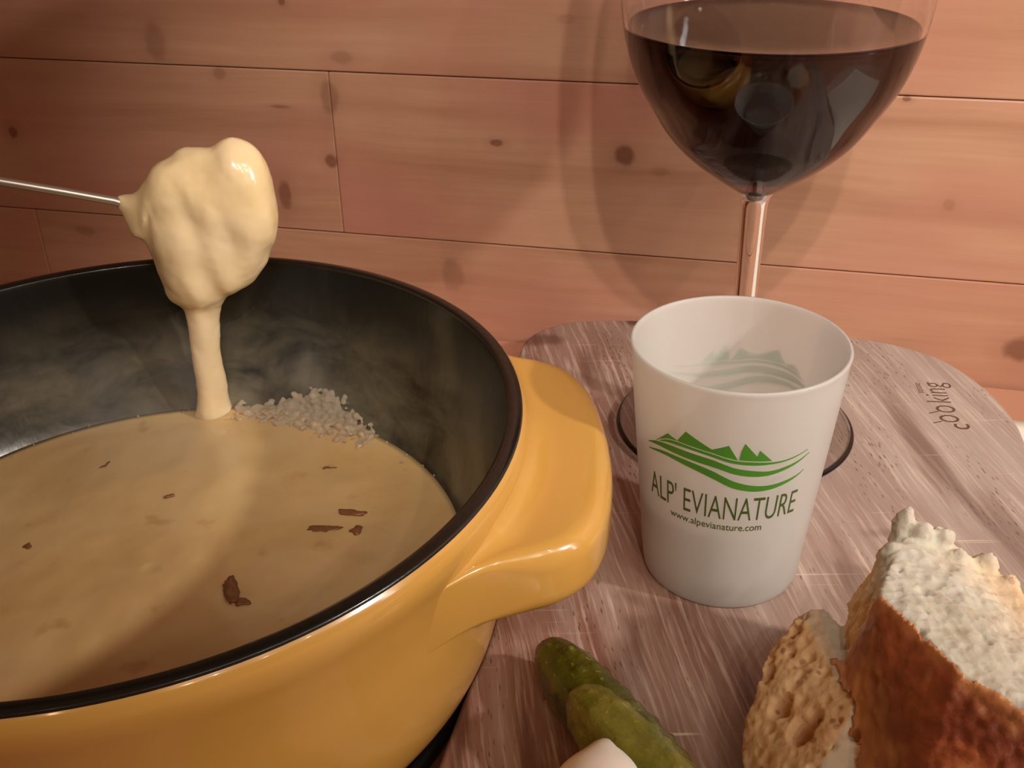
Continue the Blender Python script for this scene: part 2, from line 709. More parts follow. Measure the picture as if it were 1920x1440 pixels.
def hull(pts):
    bm = bmesh.new()
    for p in pts:
        bm.verts.new(p)
    r = bmesh.ops.convex_hull(bm, input=bm.verts)
    junk = [g for g in r['geom_interior'] if isinstance(g, bmesh.types.BMVert)]
    if junk:
        bmesh.ops.delete(bm, geom=list(set(junk)), context='VERTS')
    bm.verts.ensure_lookup_table()
    bm.verts.index_update()
    vs = [v.co.copy() for v in bm.verts]
    fs = [tuple(v.index for v in f.verts) for f in bm.faces]
    bm.free()
    return vs, fs


def remesh(vs, fs, vox, smooth_it=4, factor=.5):
    """union + even remesh; returns verts (mm) and faces"""
    me = bpy.data.meshes.new('tmp')
    me.from_pydata([(Vector(v))[:] for v in vs], [], fs)
    bm = bmesh.new()
    bm.from_mesh(me)
    bmesh.ops.recalc_face_normals(bm, faces=bm.faces)
    bm.to_mesh(me)
    bm.free()
    o = bpy.data.objects.new('tmp', me)
    COL.objects.link(o)
    m = o.modifiers.new('r', 'REMESH')
    m.mode = 'VOXEL'
    m.voxel_size = vox
    if smooth_it:
        s = o.modifiers.new('s', 'SMOOTH')
        s.iterations = smooth_it
        s.factor = factor
    dg = bpy.context.evaluated_depsgraph_get()
    dg.update()
    m2 = bpy.data.meshes.new_from_object(o.evaluated_get(dg))
    V2 = [v.co.copy() for v in m2.vertices]
    N2 = [v.normal.copy() for v in m2.vertices]
    F2 = [tuple(p.vertices) for p in m2.polygons]
    bpy.data.objects.remove(o)
    return V2, F2, N2


# ================================================================ SETTING
YAW = -0.248744
WD = 428.0
wx_ = Vector((math.cos(YAW), math.sin(YAW), 0))
wn_ = Vector((math.sin(YAW), -math.cos(YAW), 0))      # towards the camera


def wall_box(name, s0, s1, z0, z1, d0, d1, mat, parent=None, bevel=0, **pr):
    """box in wall-local coordinates (object is rotated with the wall)"""
    vs = [(s, -d, z) for z in (z0, z1) for d in (d0, d1) for s in (s0, s1)]
    fs = [(0, 1, 3, 2), (4, 5, 7, 6), (0, 1, 5, 4), (2, 3, 7, 6), (0, 2, 6, 4), (1, 3, 7, 5)]
    me = bpy.data.meshes.new(name)
    me.from_pydata([(a * .001, b * .001, c * .001) for a, b, c in vs], [], fs)
    bm = bmesh.new()
    bm.from_mesh(me)
    bmesh.ops.recalc_face_normals(bm, faces=bm.faces)
    if bevel:
        bmesh.ops.bevel(bm, geom=bm.edges[:], offset=bevel * .001, segments=2, affect='EDGES', profile=.5)
    bm.to_mesh(me)
    bm.free()
    me.materials.append(mat)
    o = bpy.data.objects.new(name, me)
    COL.objects.link(o)
    if parent:
        o.parent = parent
    else:
        o.location = V(0, WD, 0)
        o.rotation_euler = (0, 0, YAW)
    for k, v in pr.items():
        o[k] = v
    return o


wall = wall_box('wall_back', -1500, 1300, -766, 1640, -60, -12, M_BACK, kind='structure')
ROW = 69.9
zb = 28.7 - ROW * 2
rows = []
while zb < 520:
    rows.append((zb, zb + ROW))
    zb += ROW
rng = random.Random(7)
for ri, (z0, z1) in enumerate(rows):
    joints = [-900]
    s = -900 + rng.uniform(200, 420)
    if abs(z0 - 28.7) < 1:
        joints += [-420, -75.0, 410]
    elif abs(z0 + ROW - 28.7) < 1:
        joints += [-560, -230, 330]
    elif abs(z0 - 28.7 - ROW) < 1:
        joints += [-610, -245, 300]
    else:
        while s < 600:
            joints.append(s)
            s += rng.uniform(380, 600)
    joints.append(760)
    for a, b in zip(joints, joints[1:]):
        d = rng.uniform(-.12, .12)
        wall_box('plank', a + .08, b - .08, z0 + .18, z1 - .18, -12, 0 + d, M_PINE, wall, bevel=.55)

# floor of the room
vs, fs = prism([(-2500, -3000), (2500, -3000), (2500, 2000), (-2500, 2000)], -796, -766)
mk('floor', vs, fs, M_FLOOR, smooth=False, kind='structure')

# the table that carries everything; its far edge follows the wall
def wall_y(x, off=0):
    return WD + x * math.tan(YAW) - off


tbl = thing('dining_table', (0, 100, -766), 'pine dining table pushed against the wooden wall', 'table')
vs, fs = prism([(-700, -320), (560, -320), (560, wall_y(560, 2)), (-700, wall_y(-700, 2))], -44, -16)
o = mk('table_top', vs, fs, M_TABLE, tbl, smooth=False)
for lx, ly in ((-660, -280), (520, -280), (520, 220), (-660, 520)):
    vs, fs = prism([(lx - 25, ly - 25), (lx + 25, ly - 25), (lx + 25, ly + 25), (lx - 25, ly + 25)], -766, -44)
    mk('leg', vs, fs, M_TABLE, tbl, smooth=False)

# ================================================================ SERVING BOARD
board_outline = spline2([(-34, 60), (-24, 150), (-14.6, 194), (-8, 217), (-3, 250), (-2, 300), (0, 350), (3, 384), (8, 400), (18.5, 409.5),
                         (32, 413.5), (60, 412.2), (100, 403.5), (138, 394.2), (158.6, 383.5), (170.6, 369.3), (177.2, 347.5),
                         (178, 325), (174.5, 306), (170, 280), (172, 220), (176, 150), (172, 60), (150, 20), (60, 5), (-10, 20)], 8)
vs, fs = prism(board_outline, -16, 0)
board = mk('serving_board', vs, fs, M_BOARD, smooth=False)
refine(board, bevel=.0016, seg=3)
tag(board, 'large rounded acacia wood serving board under the cup, wine glass and bread', 'board')


def text_mesh(body, size, weight=0.0, spacing=1.0):
    """outline of built-in lettering as verts/faces in the plane, left-bottom at 0"""
    cu = bpy.data.curves.new('t', 'FONT')
    cu.body = body
    cu.size = size
    cu.offset = weight
    cu.space_character = spacing
    cu.resolution_u = 4
    o = bpy.data.objects.new('t', cu)
    COL.objects.link(o)
    dg = bpy.context.evaluated_depsgraph_get()
    dg.update()
    me = bpy.data.meshes.new_from_object(o.evaluated_get(dg))
    bm = bmesh.new()
    bm.from_mesh(me)
    bmesh.ops.triangulate(bm, faces=bm.faces)
    vs = [v.co.copy() for v in bm.verts]
    bm.verts.index_update()
    fs = [tuple(v.index for v in f.verts) for f in bm.faces]
    bm.free()
    bpy.data.objects.remove(o)
    return vs, fs


def thicken(vs, fs, up):
    """a thin closed layer: lower and upper copies joined at the boundary"""
    n = len(vs)
    V2 = [Vector(v) for v in vs] + [Vector(v) + Vector(u) for v, u in zip(vs, up)]
    F2 = [tuple(reversed(f)) for f in fs] + [tuple(i + n for i in f) for f in fs]
    cnt = {}
    for f in fs:
        for a, b in zip(f, f[1:] + f[:1]):
            cnt[(a, b)] = cnt.get((a, b), 0) + 1
    for (a, b) in cnt:
        if (b, a) not in cnt:
            F2.append((a, b, b + n, a + n))
    return V2, F2


# branded wood lettering, read from the near side upwards
def brand(body, size, org, ang, weight=0, stretch=(1, 1), sp=1.0):
    vs, fs = text_mesh(body, size, weight, sp)
    ca, sa = math.cos(ang), math.sin(ang)
    out = []
    for v in vs:
        x, y = v.x * stretch[0], v.y * stretch[1]
        out.append(Vector((org[0] + x * ca - y * sa, org[1] + x * sa + y * ca, -.03)))
    return thicken(out, fs, [(0, 0, .09)] * len(out))


def ring2d(c, rx, ry, w, ang, n=28):
    ca, sa = math.cos(ang), math.sin(ang)
    vs, fs = [], []
    for k in range(n):
        t = 2 * PI * k / n
        for f in (1, 1 - w / min(rx, ry)):
            x, y = rx * f * math.cos(t), ry * f * math.sin(t)
            vs.append(Vector((c[0] + x * ca - y * sa, c[1] + x * sa + y * ca, -.03)))
    for k in range(n):
        j = (k + 1) % n
        fs.append((2 * k, 2 * k + 1, 2 * j + 1, 2 * j))
    return thicken(vs, fs, [(0, 0, .09)] * len(vs))


def stroke2d(a, b, w):
    a, b = Vector(a), Vector(b)
    d = (b - a).normalized()
    nrm = Vector((-d.y, d.x)) * w / 2
    vs = [Vector((q.x, q.y, -.03)) for q in (a + nrm, a - nrm, b - nrm, b + nrm)]
    return thicken(vs, [(0, 1, 2, 3)], [(0, 0, .09)] * 4)


TA = math.radians(83)
parts = []
parts.append(brand('c', 9.6, (160.2, 319.6), TA, 0, (1.05, 1.2)))
P1, P2 = at(1780, 785, 0), at(1773, 767, 0)
for P in (P1, P2):
    parts.append(ring2d((P.x, P.y), 2.5, 3.4, .7, TA))
parts.append(stroke2d(at(1766, 790, 0)[:2], at(1750, 793, 0)[:2], .5))
parts.append(stroke2d(at(1760, 771, 0)[:2], at(1742, 775, 0)[:2], .5))
Pk = at(1785, 757, 0)
parts.append(brand('king', 10.6, (Pk.x, Pk.y), TA, -.08, (.92, 1.2), 1.0))
Pt = at(1733, 738, 0)
parts.append(brand('sense', 3.6, (Pt.x, Pt.y), TA, -.02, (1.0, 1.1)))
vs, fs = join(parts)
mk('branded_lettering', vs, fs, M_BURN, board, smooth=False, label='brown burned word cooking')

# ================================================================ WINE GLASS
GX, GY = 77.7, 324.9
wg = thing('wine_glass', (GX, GY, 0), 'large stemmed wine glass half full of red wine, behind the frosted cup', 'glass')
foot_p = smooth_profile([(0, .25), (20, .3), (36, .1), (39.2, .1), (41, 1.3), (40.4, 2.6), (37, 2.7), (22, 3.4), (11, 5.3), (6, 9)], 5)
foot_p[0] = (0, .25)
stem_p = smooth_profile([(6, 9), (4.3, 16), (3.75, 30), (3.7, 50), (3.9, 68), (4.1, 80), (4.6, 84.5), (6.2, 87.2)], 6)
outer = [(6.2, 87.2), (11.5, 90.6), (20.3, 97.0), (27.4, 103.9), (33.0, 112), (38.9, 122.3), (42.6, 134), (44.4, 148), (45.2, 165), (44.6, 182), (42.5, 198), (39.6, 212)]
outer_s = smooth_profile(outer, 6)
inner = [(39.0, 211.6), (41.4, 198), (43.4, 182), (44.0, 165), (43.2, 148), (41.3, 134), (37.5, 123), (31.5, 113.4), (25.8, 106), (18.4, 99.4), (10, 95), (0, 93.4)]
inner_s = smooth_profile(inner, 6)
inner_s[-1] = (0, 93.4)
vs, fs = lathe(foot_p, GX, GY, 96)
mk('foot', vs, fs, M_GLASS, wg)
vs, fs = lathe(stem_p, GX, GY, 96)
mk('stem', vs, fs, M_GLASS, wg)
vs, fs = lathe(outer_s + [(39.5, 212.6), (39.2, 212.5)] + inner_s, GX, GY, 128)
mk('bowl', vs, fs, M_GLASS, wg)

# the wine fills the bowl to just under its widest part (its skin sits inside the glass wall)
ZL = 137.9
wp = [(0, 92.9)]
for r, z in reversed(smooth_profile([(41.9, 138.6), (41.6, 134), (37.8, 122.8), (31.9, 113.1), (26.1, 105.6), (18.7, 99), (10.2, 94.6), (0.5, 92.95)], 6)):
    if z < ZL - .3 and z > 92.95:
        wp.append((r, z))
wp += [(42.0, ZL + .1), (41.4, ZL - .05), (40.4, ZL - .3), (30, ZL - .35), (0, ZL - .35)]
vs, fs = lathe(wp, GX, GY, 128)
wine = mk('red_wine', vs, fs, M_WINE, origin=(GX, GY, 93))
tag(wine, 'dark red wine filling the lower half of the stemmed glass', 'wine')

# ================================================================ FROSTED CUP
CX, CY, CH = 59.8, 250.8, 72.0


def cup_r(z):
    return 22.06 + 6.44 * z / CH


cup = thing('frosted_cup', (CX, CY, 0), 'small frosted plastic cup with green mountain logo in front of wine glass', 'cup')
cp = [(0, 1.2), (19.6, 1.2), (20.2, .1), (21.0, 0), (21.7, .35), (22.06, 1.2)]
cp += [(cup_r(z), z) for z in range(3, 71, 3)] + [(cup_r(70.8), 70.8), (28.6, 71.6), (28.35, 72.05), (27.8, 72.1), (27.45, 71.7), (27.3, 70.8)]
cp += [(cup_r(z) - 1.15, z) for z in range(69, 3, -3)] + [(20.4, 3.0), (18, 2.6), (0, 2.6)]
vs, fs = lathe(cp, CX, CY, 120)
cup_body = mk('cup_wall', vs, fs, M_CUP, cup)
# drink in the bottom
dp = [(0, 2.75), (18, 2.75), (20.0, 3.3)] + [(cup_r(z) - 1.25, z) for z in (6, 12, 18, 22, 25.4)] + [(20, 25.1), (0, 25)]
vs, fs = lathe(dp, CX, CY, 96)
drink = mk('drink', vs, fs, M_DRINK, origin=(CX, CY, 2.7))
tag(drink, 'pale cloudy drink in the bottom of the frosted cup', 'drink')


def on_cup(thdeg, z, lift=0.0, back=False):
    th = math.radians(thdeg) + (PI if back else 0)
    r = cup_r(z) + lift
    return Vector((CX + r * math.sin(th), CY - r * math.cos(th), z))


def decal(tz, fs, back):
    """flat print laid on the cup wall: tz = (theta deg, z)"""
    lo = [on_cup(t, z, -.02, back) for t, z in tz]
    hi = [on_cup(t, z, .09, back) for t, z in tz]
    return thicken(lo, fs, [h - l for h, l in zip(hi, lo)])


def band(up, lo, n=40):
    """region between two (theta,z) curves given by sample points"""
    def ev(pts, t):
        x = pts[0][0] + (pts[-1][0] - pts[0][0]) * t
        # Catmull-Rom in theta
        for i in range(len(pts) - 1):
            if x <= pts[i + 1][0] or i == len(pts) - 2:
                p0, p1, p2, p3 = pts[max(i - 1, 0)], pts[i], pts[i + 1], pts[min(i + 2, len(pts) - 1)]
                u = (x - p1[0]) / max(p2[0] - p1[0], 1e-6)
                m1 = (p2[1] - p0[1]) / max(p2[0] - p0[0], 1e-6) * (p2[0] - p1[0])
                m2 = (p3[1] - p1[1]) / max(p3[0] - p1[0], 1e-6) * (p2[0] - p1[0])
                z = (2 * u ** 3 - 3 * u * u + 1) * p1[1] + (u ** 3 - 2 * u * u + u) * m1 + (-2 * u ** 3 + 3 * u * u) * p2[1] + (u ** 3 - u * u) * m2
                return (x, z)
    tz, fs = [], []
    for k in range(n + 1):
        tz.append(ev(up, k / n))
        tz.append(ev(lo, k / n))
    for k in range(n):
        fs.append((2 * k, 2 * k + 1, 2 * k + 3, 2 * k + 2))
    return tz, fs


def fan(poly, n=6):
    """mountain: polygon over a base, sliced in columns"""
    top, bot = poly
    tz, fs = [], []
    N = 24
    a, b = top[0][0], top[-1][0]
    def li(pts, x):
        for p, q in zip(pts, pts[1:]):
            if x <= q[0] + 1e-9:
                return p[1] + (q[1] - p[1]) * (x - p[0]) / max(q[0] - p[0], 1e-6)
        return pts[-1][1]
    xs = sorted(set([a + (b - a) * k / N for k in range(N + 1)] + [p[0] for p in top] + [p[0] for p in bot if a < p[0] < b]))
    for x in xs:
        tz.append((x, li(top, x)))
        tz.append((x, min(li(bot, x), li(top, x) - .01)))
    for k in range(len(xs) - 1):
        fs.append((2 * k, 2 * k + 1, 2 * k + 3, 2 * k + 2))
    return tz, fs


LOGO = []
B1t = [(-55.3, 51.46), (-49.1, 53.0), (-42.7, 53.59), (-33.3, 53.49), (-22.3, 53.03), (-15.8, 52.31), (-10.1, 51.83), (0, 51.52), (12.9, 51.17), (22.4, 51.55), (32.1, 52.63)]
B1b = [(-55.3, 51.22), (-49.2, 52.21), (-42.6, 52.62), (-33.2, 52.69), (-22.2, 52.14), (-15.6, 51.39), (-10.0, 50.93), (.2, 50.57), (13.1, 50.66), (22.6, 51.23), (32.1, 52.49)]
B2t = [(-65.9, 48.71), (-57.1, 50.65), (-46.5, 51.64), (-33.2, 51.7), (-22.1, 51.22), (-15.5, 50.35), (-9.7, 49.5), (.6, 48.77), (9.6, 48.4), (20.1, 49.17), (26.7, 49.95), (34.1, 51.35)]
B2b = [(-65.9, 48.51), (-57.2, 49.49), (-46.5, 49.8), (-33.0, 49.55), (-21.9, 49.05), (-15.2, 48.35), (-9.4, 47.57), (1.1, 46.96), (10.0, 47.1), (20.4, 48.28), (26.9, 49.41), (34.1, 51.23)]
B3t = [(-65.6, 46.64), (-54.5, 48.47), (-46.5, 48.97), (-33.0, 48.79), (-21.7, 47.73), (-14.8, 46.34), (-8.9, 45.14), (1.8, 43.97), (11.0, 43.78), (21.9, 44.54), (28.9, 45.38), (32.5, 46.28)]
B3b = [(-65.6, 46.49), (-54.6, 47.55), (-46.5, 47.78), (-32.8, 46.88), (-21.4, 45.39), (-14.5, 43.97), (-8.5, 42.93), (2.3, 42.13), (11.5, 42.36), (22.3, 43.64), (29.1, 45.01), (32.5, 46.13)]
ridge = [(-58, 50.6)] + [(t, z + .38) for t, z in B1t]
LOGO.append(fan(([(-57.8, 51.0), (-49.1, 54.95), (-42.7, 54.05), (-37.5, 57.8), (-22.5, 54.4), (-13.9, 56.3), (-8.6, 52.1)], ridge)))
LOGO.append(fan(([(-7.9, 52.2), (-7.3, 54.8), (-5.7, 57.3), (1.4, 53.3), (2.5, 55.15), (9.8, 51.7)], ridge)))
LOGO.append(band(B1t, B1b))
LOGO.append(band(B2t, B2b))
LOGO.append(band(B3t, B3b))
for back in (False, True):
    ps = [decal(tz, fs, back) for tz, fs in LOGO]
    vs, fs = join(ps)
    mk('printed_logo', vs, fs, M_INK, cup, smooth=False, label='green printed mountains over three swooping lines')


def cup_text(body, size, th0, th1, zbase, weight, height, back=False):
    vs, fs = text_mesh(body, size, weight)
    xs = [v.x for v in vs]
    ys = [v.y for v in vs]
    x0, x1 = min(xs), max(xs)
    kz = height
    tz = [(th0 + (v.x - x0) / (x1 - x0) * (th1 - th0), zbase + v.y * kz) for v in vs]
    return decal(tz, fs, back)


for back in (False, True):
    a = cup_text("ALP' EVIANATURE", 10, -64.5, 31.5, 32.45, -.07, 8.05 / 7.29, back)
    b = cup_text('www.alpevianature.com', 10, -47.2, 10.2, 28.9, 0, 1.75 / 5.5, back)
    vs, fs = join([a, b])
    mk('printed_name', vs, fs, M_INK_D, cup, smooth=False, label='dark green printed lettering')

# ================================================================ FONDUE POT
PX, PY = -98.9, 232.1
hp = thing('hotplate', (PX, PY, -16), 'low round black hotplate under the yellow fondue pot', 'hotplate')
vs, fs = lathe([(0, -15.9), (84, -15.9), (85, -15), (85, -11.2), (84, -10.2), (0, -10.2)], PX, PY, 96)
mk('plate', vs, fs, M_PLATE, hp)
vs, fs = lathe([(85.1, -15.6), (87.5, -15.3), (88, -14), (87.4, -12.2), (85.1, -12)], PX, PY, 96)
mk('edge_ring', vs, fs, M_RING, hp, label='dark grey edge ring')

pot = thing('fondue_pot', (PX, PY, -10), 'yellow enamelled fondue pot with black inside and tab handles, holding melted cheese', 'pot')
outer_p = [(101.5, 64.3), (102.3, 63.2), (102.9, 61), (102.6, 57.5), (101.2, 52), (99.3, 42), (97.8, 28), (95.6, 12), (91.6, 0), (83, -7), (71, -9.8), (0, -10)]
op = smooth_profile(outer_p, 5)
op[-1] = (0, -10)
vs, fs = lathe(op, PX, PY, 160)
mk('pot_body', vs, fs, M_YEL, pot)
inner_p = [(101.5, 64.3), (101.1, 65.0), (99.4, 65.4), (98.0, 64.9), (97.3, 63), (95.8, 52), (92.6, 36), (88.6, 22), (84.6, 13.5), (78, 6.5), (68, 3), (0, 2.5)]
ip = smooth_profile(inner_p, 5)
ip[-1] = (0, 2.5)
vs, fs = lathe(ip, PX, PY, 160)
mk('enamel_lining', vs, fs, M_BLK, pot, label='black enamel inside and rim')


def body_r(z):
    pr = sorted((b, a) for a, b in outer_p)
    for (z0, r0), (z1, r1) in zip(pr, pr[1:]):
        if z <= z1:
            return r0 + (r1 - r0) * (z - z0) / max(z1 - z0, 1e-6)
    return pr[-1][1]


def tab(sign):
    """cast lug: a radial section swept over the azimuth, with concave fillets into the wall"""
    half = [(123.6, 0), (123.3, 11), (122.2, 21), (120.4, 29.5), (118.2, 35.4), (115.2, 40.2), (111.5, 43.4), (107.5, 45.6), (102.5, 47.4), (97.5, 49.0), (93.0, 51.2), (89.2, 54.2), (85.6, 57.6), (82, 61.4), (78, 65)]
    pol = [(math.degrees(math.atan2(y, x)), math.hypot(x, y)) for x, y in half]
    def R(t):
        t = abs(t)
        for (t0, r0), (t1, r1) in zip(pol, pol[1:]):
            if t <= t1:
                return r0 + (r1 - r0) * (t - t0) / (t1 - t0)
        return pol[-1][1]
    vs, fs = [], []
    T = [-38 + 76 * k / 110 for k in range(111)]
    m = None
    for t in T:
        r = (R(t - .6) + R(t) + R(t + .6)) / 3
        w = max(r - 101.5, .2)
        f, e = min(6.5, w * .42), min(5.5, w * .42)
        zt, zb = 54.6, 36.8
        sec = [(100, zt + f + 2)]
        sec += [(102.2 + f - f * math.cos(a), zt + f - f * math.sin(a)) for a in [k * PI / 10 for k in range(6)]]
        sec += [(102.2 + f + (r - e - 102.2 - f) * k / 4, zt) for k in (1, 2, 3)]
        sec += [(r - e + e * math.sin(a), zt - e + e * math.cos(a)) for a in [k * PI / 12 for k in range(7)]]
        sec += [(r, (zt + zb) / 2)]
        sec += [(r - e + e * math.cos(a), zb + e - e * math.sin(a)) for a in [k * PI / 12 for k in range(7)]]
        rb = 98.5 - .2
        sec += [(rb + f + (r - e - rb - f) * k / 4, zb) for k in (3, 2, 1)]
        sec += [(rb + f - f * math.sin(a), zb - f + f * math.cos(a)) for a in [k * PI / 10 for k in range(6)]]
        sec += [(96, zb - f - 2)]
        m = len(sec)
        a = math.radians(t)
        fade = 1 - min(1, w / 16)
        for q, z in sec:
            q -= ((102.3 - body_r(z)) * .95 + 1.0) * fade ** 1.5
            q = max(q, body_r(z) - 2.0)
            vs.append((PX + sign * q * math.cos(a), PY + sign * q * math.sin(a), z))
    n = len(T)
    for i in range(n - 1):
        for k in range(m - 1):
            fs.append((i * m + k, i * m + k + 1, (i + 1) * m + k + 1, (i + 1) * m + k))
        fs.append((i * m + m - 1, i * m, (i + 1) * m, (i + 1) * m + m - 1))
    fs.append(tuple(range(m)))
    fs.append(tuple((n - 1) * m + k for k in range(m)))
    mk('tab_handle', vs, fs, M_YEL, pot)


for sg in (1, -1):
    tab(sg)

# ---------------------------------------------------------------- fondue
ZC = 15.0
seg, rings = 160, 46
vs, fs = [(PX, PY, ZC)], []
for i in range(1, rings + 1):
    r = 84.9 * (i / rings)
    for k in range(seg):
        a = 2 * PI * k / seg
        x, y = PX + r * math.cos(a), PY + r * math.sin(a)
        n1 = noise.noise(Vector((x * .035, y * .035, 1.7))) * 1.1 + noise.noise(Vector((x * .12, y * .12, 5.1))) * .35
        edge = max(0, (r - 76) / 9)
        vs.append((x, y, ZC + n1 * (1 - edge) + edge ** 2 * 1.0 + .4))
for k in range(seg):
    fs.append((0, 1 + k, 1 + (k + 1) % seg))
for i in range(rings - 1):
    for k in range(seg):
        a = 1 + i * seg
        fs.append((a + k, a + seg + k, a + seg + (k + 1) % seg, a + (k + 1) % seg))
# closed underside that follows the pot
base = 1 + (rings - 1) * seg
prev = base
for r, z in ((82.5, 11), (77, 6.8), (67, 3.4)):
    o0 = len(vs)
    vs += [(PX + r * math.cos(2 * PI * k / seg), PY + r * math.sin(2 * PI * k / seg), z) for k in range(seg)]
    for k in range(seg):
        j = (k + 1) % seg
        fs.append((prev + k, o0 + k, o0 + j, prev + j))
    prev = o0
fs.append(tuple(prev + k for k in range(seg)))
fondue = mk('cheese_fondue', vs, fs, M_FONDUE, origin=(PX, PY, 3))
tag(fondue, 'melted cheese fondue filling the bottom of the yellow pot', 'fondue')

# browned bits afloat
def bit(u, v, a, b, h, rot, seed):
    c = at(u, v, ZC + .35)
    vs, fs = ellipsoid((0, 0, 0), (a, b, h * .75), 18)
    R = Matrix.Rotation(rot, 3, 'Z')
    out = []
    for q in vs:
        k = 1 + .8 * noise.noise(q * .6 + Vector((seed, 0, 0)))
        out.append(c + R @ (q * k))
    mk('browned_bit', out, fs, M_TOAST, fondue)


for i, (u, v, a, b, h, r) in enumerate([(435, 1105, 2.0, 5.2, 1.3, .35), (452, 1128, 2.2, 1.6, 1.2, 0), (660, 962, 4.2, 1.3, 1.2, -.1), (605, 992, 4.4, 1.7, .8, .1), (668, 995, 2.0, 2.0, .9, 0),
                                        (318, 930, 1.4, .8, .9, .4), (52, 1025, 1.3, 1.8, .8, 0), (618, 878, 2.4, .7, .7, 0), (200, 872, 1.0, 2.4, .6, -.6)]):
    bit(u, v, a, b, h, r, i * 7.3)

# foam of cheese bubbles against the far wall
rg = random.Random(11)
pool = []
for i in range(1150):
    big = i < 950
    az = math.radians(max(50, min(86, rg.gauss(67, 8.5)))) if big else math.radians(rg.uniform(28, 175))
    lift = min(abs(rg.gauss(0, 1)) * (4.0 * max(.25, 1 - abs(math.degrees(az) - 66) / 20) if big else .6), 9)
    z = ZC + .2 + lift
    rw = 84.6 + (z - 13.5) * .47
    r = rw - abs(rg.gauss(0, 1)) * (4.0 if lift < 2.5 else .8) * (1 if big else .5) - .1
    q = rg.uniform(.5, 1.35) if big else rg.uniform(.35, .7)
    pool.append(ellipsoid((PX + r * math.cos(az), PY + r * math.sin(az), z), (q, q, q * .8), 8))
vs, fs = join(pool)
V2, F2, N2 = remesh(vs, fs, .4, 2, .5)
mk('foam', V2, F2, M_FOAM, fondue, kind='stuff', label='pale bubbly foam at the far edge')

# ---------------------------------------------------------------- dipping fork and coated bread
BY = 311.0
px = lambda u, v, y=BY: aty(u, v, y)
fork_path = [(-330, 318), (-160, 316), (0, 340), (120, 360), (215, 377), (262, 392), (330, 405)]
pts = []
for u, v in fork_path:
    pts.append(px(u, v, BY - (262 - u) * .03))
fine = []
for i in range(len(pts) - 1):
    for k in range(6):
        fine.append(pts[i].lerp(pts[i + 1], k / 6))
fine.append(pts[-1])
fork = thing('fondue_fork', tuple(pts[0]), 'thin steel fondue fork reaching in from the left, spearing coated bread', 'fork')
vs, fs = tube(fine, [1.3] * len(fine), 16)
mk('shaft', vs, fs, M_STEEL, fork)
hd = (pts[0] - pts[1]).normalized()
hp_ = [pts[0] - hd * 8 + hd * 12 * k for k in range(9)]
vs, fs = tube(hp_, [3.2, 4.2, 4.6, 4.6, 4.4, 4.4, 4.8, 4.8, 3.4], 20)
mk('handle', vs, fs, M_PLATE, fork, label='black fork handle')
tdir = (pts[-1] - pts[-2]).normalized()
for off in (-3.2, 3.2):
    b0 = pts[-1] + tdir * -2
    q = [b0, b0 + tdir * 4 + Vector((0, off, 0)), b0 + tdir * 12 + Vector((0, off, 0)), b0 + tdir * 19 + Vector((0, off, 0))]
    vs, fs = tube(q, [1.0, .95, .8, .2], 10)
    mk('tine', vs, fs, M_STEEL, fork)


def E(u, v, r, dy=0, rot=0):
    return ellipsoid(px(u, v, BY + dy), r, 24, Matrix.Rotation(rot, 3, 'Y'))


blob = [E(440, 350, (11.4, 9, 14.4), 0, .1), E(452, 398, (11.0, 9, 15.5)), E(446, 452, (9.8, 8.5, 14), 0, .22), E(358, 372, (14.0, 9, 11.5), -1, .66),
        E(370, 440, (15.0, 9.5, 17), -1), E(364, 500, (11.0, 8.5, 13.4), -1, -.1), E(304, 385, (8.5, 6, 9.2), 0, .5), E(302, 412, (7.5, 5.5, 9), 0, -.5),
        E(410, 490, (12, 8, 11), 0), E(392, 334, (12, 7.5, 8.5), 1, .55), E(349, 545, (6.6, 6, 5.6), -1), E(402, 400, (13, 9.8, 19))]
tp = [px(216, 375), px(238, 380), px(258, 387), px(285, 396)]
blob.append(tube(tp, [1.5, 2.6, 4.8, 8.5], 16))
tp = [px(230, 382), px(252, 404), px(275, 425)]
blob.append(tube(tp, [1.2, 3.0, 6], 12))
# the falling string
cs = at(396, 775, ZC)
sp = [(372, 545, 7.0, 5.5), (378, 575, 6.0, 4.0), (382, 615, 5.5, 3.2), (388, 655, 4.9, 3.0), (394, 700, 4.9, 3.0), (398, 735, 5.3, 3.4), (399, 765, 6.6, 4.6)]
path, rad = [], []
for i, (u, v, ra, rb) in enumerate(sp):
    path.append(px(u, v, BY + (cs.y - BY) * i / 6))
    rad.append((ra, rb))
path.append(Vector((path[-1].x, path[-1].y, ZC - 1)))
rad.append((8.5, 6.5))
blob.append(tube(path, rad, 24))
vs, fs = join(blob)
V2, F2, N2 = remesh(vs, fs, .75, 45, .8)
out = []
for v, n in zip(V2, N2):
    d = .5 + 1.5 * noise.noise(Vector((v.x * .15 + v.z * .03 + 3, v.y * .12, v.z * .045))) + .12 * noise.noise(v * .4)
    out.append(v + n * d)
coated = mk('cheese_coated_bread', out, F2, M_COAT, origin=tuple(px(400, 400)))
tag(coated, 'chunk of bread coated in dripping melted cheese on the fork tip', 'food')

